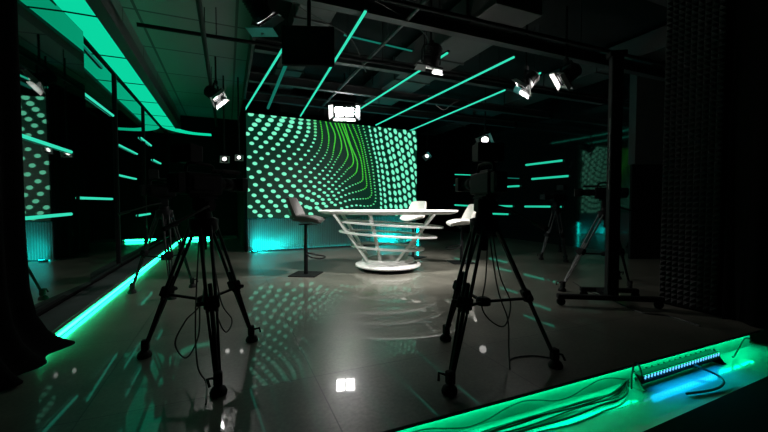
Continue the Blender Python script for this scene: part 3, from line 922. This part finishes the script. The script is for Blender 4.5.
for (hx, hz, wx, wz, ax, an) in ((0, .150, .46, .20, 'X', -4), (0, -.165, .46, .20, 'X', -4), (-.26, 0, .16, .28, 'Z', 35), (.26, 0, .16, .28, 'Z', -35)):
    Tk = Matrix.Translation((hx, .0, hz)) @ Matrix.Rotation(R(an), 4, ax)
    b = MB(FM)
    if ax == 'X': b.add([(-.23, 0, 0), (.23, 0, 0), (.27, .2, 0), (-.27, .2, 0), (-.23, 0, .004), (.23, 0, .004), (.27, .2, .004), (-.27, .2, .004)], [(3, 2, 1, 0), (4, 5, 6, 7), (0, 1, 5, 4), (1, 2, 6, 5), (2, 3, 7, 6), (3, 0, 4, 7)], 0, False, Tk)
    else: b.add([(0, 0, -.14), (0, 0, .14), (0, .17, .17), (0, .17, -.17), (.004, 0, -.14), (.004, 0, .14), (.004, .17, .17), (.004, .17, -.17)], [(3, 2, 1, 0), (4, 5, 6, 7), (0, 1, 5, 4), (1, 2, 6, 5), (2, 3, 7, 6), (3, 0, 4, 7)], 0, False, Tk)
    b.build('barn_door', M['door_flap'], fl_t)
b = MB(); b.tube([(0, 0, .16), (0, 0, CZ - fp.z)], .02, 8); b.box((0, 0, .2), (.08, .08, .08), bev=.01)
b.build('hanger', M['black'], fl_t)
stage_light(PD(485, 140, 9.3), PZ(470, 300, 0), 'round stage light glowing above the near right camera', 1.05, 0, 60, 20, (35, 60, 60, 60), M['lamp_small'])
stage_light(PD(427, 156, 10.3), PZ(400, 300, 0), 'small far stage light right of the video wall', .6, 0, 60, 35, (35, 60, 60, 60), M['lamp_small'])
stage_light(PD(224.5, 159, 7.5), PZ(330, 330, 0), 'small round white lamp left of the video wall, nearer the glass', .5, 0, 60, 0, (70, 70, 70, 70), M['lamp_small'], 3.7)
stage_light(PD(239, 157.5, 7.6), PZ(330, 330, 0), 'small round white lamp touching the video wall edge', .45, 0, 60, 0, (70, 70, 70, 70), M['lamp_small'], 3.7)

# gel sheets
gm = mat('teal_gel', (.02, .22, .22), .4, noise=.1)
gp = PD(262, 32, 3.7)
MB().box(gp - g1.location, (.27, .2, .006), Matrix.Rotation(YAW, 3, 'Z')).build('gel_sheet', gm, g1)
gq = PD(517, 90, 5.65)
MB().box(gq - g2.location, (.10, .006, .10), Matrix.Rotation(YAW, 3, 'Z') @ Matrix.Rotation(R(25), 3, 'Y')).build('gel_sheet', gm, g2)

# ------------------------------------------------------------------ hanging monitor
mp_ = PD(308, 45, 3.35)
mon = thing('hanging_monitor', 'black monitor hung from the ceiling between two green tubes', 'monitor', mp_, YAW + R(4))
MB().box((0, .03, 0), (.48, .06, .355), bev=.01).build('casing', M['black_matte'], mon)
MB().box((0, -.008, 0), (.455, .006, .33)).build('screen', M['monitor'], mon)
b = MB(); b.tube([(0, .08, 0), (0, .10, CZ - mp_.z)], .02, 8); b.box((0, .085, 0), (.2, .03, .2), bev=.004)
b.build('bracket', M['black'], mon)

# ------------------------------------------------------------------ ceiling services
def duct(p0, p1, w, h, label, flanges=5, m=M['duct']):
    p0 = Vector(p0); p1 = Vector(p1); c = (p0 + p1) / 2
    t = thing('ventilation_duct', label, 'duct', c, 0, 'ventilation ducts under the black ceiling')
    MB().bar(p0 - c, p1 - c, w, h, bev=.01).build('duct_body', m, t)
    d = (p1 - p0).normalized()
    for k in range(flanges):
        q = p0.lerp(p1, (k + .5) / flanges) - c
        MB().bar(q - d * .015, q + d * .015, w + .05, h + .05).build('flange', m, t)
    for k in (.2, .8):
        q = p0.lerp(p1, k) - c
        MB().tube([q + Vector((0, 0, h / 2)), (q.x, q.y, CZ - c.z)], .006, 6).build('hanger_rod', M['black'], t)
def dz(px, py, z): return PZ(px, py, z)
duct((3.4, 3.6, 3.72), (3.4, 11.8, 3.72), .75, .4, 'wide grey duct running toward the back above the right ceiling tubes', 7)
duct((6.8, 3.0, 3.78), (6.8, 11.8, 3.78), .6, .35, 'grey duct nearest the right glossy wall', 7)
duct((1.2, 9.6, 3.55), (3.0, 9.6, 3.55), .7, .45, 'short grey duct above the top of the video wall', 4)
duct((1.15, 4.9, 3.85), (1.15, 9.1, 3.85), .5, .3, 'narrow grey duct above the black hanging monitor', 6)
def beam(p0, p1, w, h, name, label, cat, m=M['black']):
    p0 = Vector(p0); p1 = Vector(p1); c = (p0 + p1) / 2
    b = MB(); z = Vector((0, 0, 1))
    b.bar(p0 - c + z * h / 2, p1 - c + z * h / 2, w, .012); b.bar(p0 - c - z * h / 2, p1 - c - z * h / 2, w, .012); b.bar(p0 - c, p1 - c, .012, h)
    o = b.build(name, m, None, c); tag(o, label, cat, 'dark steel ceiling beams'); return o
k = 0
names = ['dark steel beam crossing the ceiling nearest the viewer', 'dark steel beam crossing the ceiling, second from the viewer', 'dark steel beam crossing behind the hanging monitor', 'dark steel beam crossing above the front of the desk', 'dark steel beam crossing just in front of the video wall']
for y in (2.6, 4.2, 5.8, 7.3, 8.6):
    beam((.4, y, 3.45), (XR - .05, y, 3.45), .12, .16, 'steel_beam', names[k], 'beam', M['steel_grey']); k += 1
def pipe(p0, p1, r, label, m=M['black']):
    p0 = Vector(p0); p1 = Vector(p1); c = (p0 + p1) / 2
    b = MB().tube([p0 - c, p1 - c], r, 10)
    d = (p1 - p0)
    for q in (.1, .37, .63, .9):
        p = p0 + d * q - c; b.tube([p, (p.x, p.y, (CZ if (p + c).x > .36 else 3.69) - c.z)], .006, 6)
    o = b.build('lighting_pipe', m, None, c); tag(o, label, 'pipe', 'lighting grid pipes')
pipe((-1.0, 5.4, 3.3), (XR - .1, 5.4, 3.35), .025, 'black grid pipe crossing the ceiling over the front stage lights')
pipe((-1.0, 3.7, 3.3), (XR - .1, 3.7, 3.35), .025, 'black grid pipe crossing the ceiling near the hanging monitor')
pipe((.6, 8.0, 3.4), (XR - .1, 8.0, 3.4), .025, 'black grid pipe crossing the ceiling before the video wall')
pipe((2.1, 2.2, 3.4), (2.1, 9.1, 3.4), .025, 'grey pipe running toward the back over the desk', M['steel_grey'])
pipe((-.25, 2.2, 3.2), (-.25, 11.0, 3.2), .03, 'black pipe along the green-lit left ceiling')
# looping ceiling cables
def cable(pts, r, label, group, n=8, m=M['cable']):
    P_ = smooth_path(pts, n); c = P_[0].copy()
    o = MB().tube([p - c for p in P_], r, 6).build('cable', m, None, c); tag(o, label, 'cable', group); return o
g = 'cables drooping from the ceiling'
cable([PD(284, -24, 4.55), PD(290, 0, 4.6), PD(325, 22, 5.0), PD(352, 40, 5.4), PD(366, 72, 5.8)], .008, 'thin cable drooping from the ceiling right of the monitor', g)
cable([PD(375, 0, 4.2), PD(405, 18, 4.6), PD(425, 34, 4.9), PD(431, 52, 5.1)], .009, 'cable running down to the stage light right of centre', g)
cable([PD(436, 105, 6.5), PD(444, 110, 6.6), PD(452, 104, 6.7), PD(460, 100, 6.8)], .008, 'small drooping cable loop over the right ceiling tubes', g)

# ------------------------------------------------------------------ LED batten at the stage edge
bat = thing('led_batten', 'black led batten with a row of blue-white leds lying below the stage edge', 'light', (3.02, 1.565, ZLOW), R(.8))
BL = .98
tilt = Matrix.Rotation(R(35), 3, 'X')
b = MB(); b.box((0, 0, .06), (BL, .07, .06), bev=.01)
for k in range(14): b.box((-.45 + k * .069, .034, .06), (.008, .02, .056))
b.build('housing', M['black'], bat)
Ml = Matrix.Translation((0, 0, .06)) @ Matrix.Rotation(R(-6), 4, 'X')
MB(Ml).box((0, -.037, .008), (BL - .03, .004, .035)).build('front_panel', M['monitor'], bat)
b = MB(Ml)
for k in range(27):
    x = -.455 + k * .035
    b.box((x, -.0405, .014), (.011, .003, .022), Matrix.Rotation(R(35), 3, 'Y'))
b.build('led_row', M['led_blue'], bat)
for s_ in (-1, 1):
    b = MB()
    x = s_ * (BL / 2 + .008)
    vs = [(x - .004, -.065, .002), (x - .004, .05, .002), (x - .004, .01, .10), (x + .004, -.065, .002), (x + .004, .05, .002), (x + .004, .01, .10)]
    b.add(vs, [(0, 1, 2), (5, 4, 3), (0, 3, 4, 1), (1, 4, 5, 2), (2, 5, 3, 0)])
    b.box((x, -.005, .004), (.05, .11, .006))
    b.tube([(x - .02 * s_, -.0, .06), (x + .03 * s_, 0, .06)], .016, 10)
    b.build('bracket', M['riser_face'] if s_ < 0 else M['black'], bat)
ld = bpy.data.lights.new('batten_beam', 'AREA'); ld.shape = 'RECTANGLE'; ld.size = .8; ld.size_y = .05; ld.energy = .9; ld.color = (.0, .40, .85); ld.spread = R(150)
lo = bpy.data.objects.new('batten_beam', ld); COL.objects.link(lo); lo.parent = bat
lo.location = (0, -.05, .075); aim(lo, (0, -.85, -.5))

# cables along the step
g = 'cables lying along the stage step'
cl = ['dark cable lying along the stage step, closest to the riser', 'dark cable lying along the stage step, second from the riser', 'dark cable waving along the middle of the step', 'thin cable bundled with others along the stage step', 'outermost dark cable on the glossy green floor', 'dark cable climbing in arcs along the riser face']
for k in range(6):
    pts = []
    x = .55
    while x < 2.75:
        if k == 5: y, z = YF + .035, ZLOW + .05 + .03 * math.sin(x * 9)
        else:
            y = 1.555 - k * .014 + .010 * math.sin(x * (5 + k * .9) + k * 2) - (.03 if k == 4 else 0)
            z = ZLOW + .008 + .008 * (k % 3) + .004 * (1 + math.sin(x * 7 + k * 1.7))
            if 2.3 < x: y += (1.612 - k * .004 - y) * min(1, (x - 2.3) / .2)
        pts.append((x, y, z)); x += .13
    cable(pts, [.007, .005, .006, .004, .006, .004][k], cl[k], g, 5)
cable([(2.47, 1.55, ZLOW + .006), (2.44, 1.53, ZLOW + .12), (2.47, 1.53, ZLOW + .19), (2.52, 1.53, ZLOW + .15), (2.53, 1.52, ZLOW + .09)], .006, 'black cable loop standing at the left end of the led batten', g)
cable([(2.72, 1.36, ZLOW + .012), (2.95, 1.32, ZLOW + .012), (3.10, 1.335, ZLOW + .02), (3.17, 1.40, ZLOW + .03), (3.15, 1.50, ZLOW + .05), (3.14, 1.535, ZLOW + .055)], .008, 'black cable lying on the floor in front of the led batten', g)
cable([(3.60, 1.50, ZLOW + .05), (3.72, 1.54, ZLOW + .02), (3.84, 1.56, ZLOW + .07), (3.95, 1.57, ZLOW + .12), (4.05, 1.57, ZLOW + .10)], .006, 'thin cable looping up the riser right of the batten', g)
# cables at the tripods
g = 'cables hanging from the tripods'
c1 = ctr(f1)
cable([c1 + Vector((.0, -.02, .95)), c1 + Vector((.0, -.16, .5)), c1 + Vector((-.10, -.22, .36)), c1 + Vector((-.16, -.2, .22)), c1 + Vector((-.10, -.2, .12)), c1 + Vector((-.03, -.2, .25)), c1 + Vector((-.02, -.18, .46))], .005, 'black cable coil hanging at the nearest left tripod, left loop', g)
cable([c1 + Vector((.04, -.06, .9)), c1 + Vector((.10, -.1, .45)), c1 + Vector((.17, -.1, .3)), c1 + Vector((.13, -.1, .22)), c1 + Vector((.08, -.1, .34)), c1 + Vector((.08, -.1, .5))], .005, 'black cable coil hanging at the nearest left tripod, right loop', g)
cable([c1 + Vector((-.02, -.1, .9)), c1 + Vector((-.04, -.25, .4)), c1 + Vector((-.03, -.3, .1)), c1 + Vector((.02, -.36, .008)), c1 + Vector((.03, -.62, .008))], .005, 'black cable dropping from the nearest left tripod to the floor', g)
cable([c3 + Vector((.02, -.02, .95)), c3 + Vector((.02, .0, .6)), c3 + Vector((-.02, -.02, .38)), c3 + Vector((.12, -.06, .26)), c3 + Vector((.22, -.02, .4)), c3 + Vector((.14, .0, .6)), c3 + Vector((.05, -.01, .95))], .005, 'black cable loop hanging under the near right camera', g)
p_ = PZ(510, 369, .006); 
cable([c3 + Vector((.06, .03, .93)), c3 + Vector((.14, .02, .5)), c3 + Vector((.17, -.05, .3)), p_ + Vector((.06, .08, .1)), p_, p_ + Vector((.12, .12, 0)), p_ + Vector((.3, .1, 0)), p_ + Vector((.42, -.02, 0))], .005, 'black cable reaching the floor beside the near right tripod', g)
cable([PZ(612, 300, .006), PZ(640, 312, .006), PZ(668, 316, .006), PZ(700, 326, .006)], .008, 'black cable on the floor from the rolling stand to the foam panel', 'cables on the stage floor')
cable([PZ(573, 282, .006), PZ(590, 292, .006), PZ(606, 296, .006), PZ(622, 300, .006)], .006, 'black cable on the floor behind the rolling stand base', 'cables on the stage floor')

# ------------------------------------------------------------------ world and view
w = bpy.data.worlds.new('dark_studio'); SC.world = w; w.use_nodes = True
w.node_tree.nodes['Background'].inputs[0].default_value = (.004, .005, .005, 1)
w.node_tree.nodes['Background'].inputs[1].default_value = .3
SC.view_settings.view_transform = 'Standard'
SC.view_settings.look = 'None'
SC.view_settings.gamma = 1
SC.view_settings.exposure = 0
SC.view_settings.use_curve_mapping = False
try:
    SC.cycles.use_denoising = True
    SC.cycles.max_bounces = 8
    SC.cycles.sample_clamp_indirect = 4
except Exception: pass
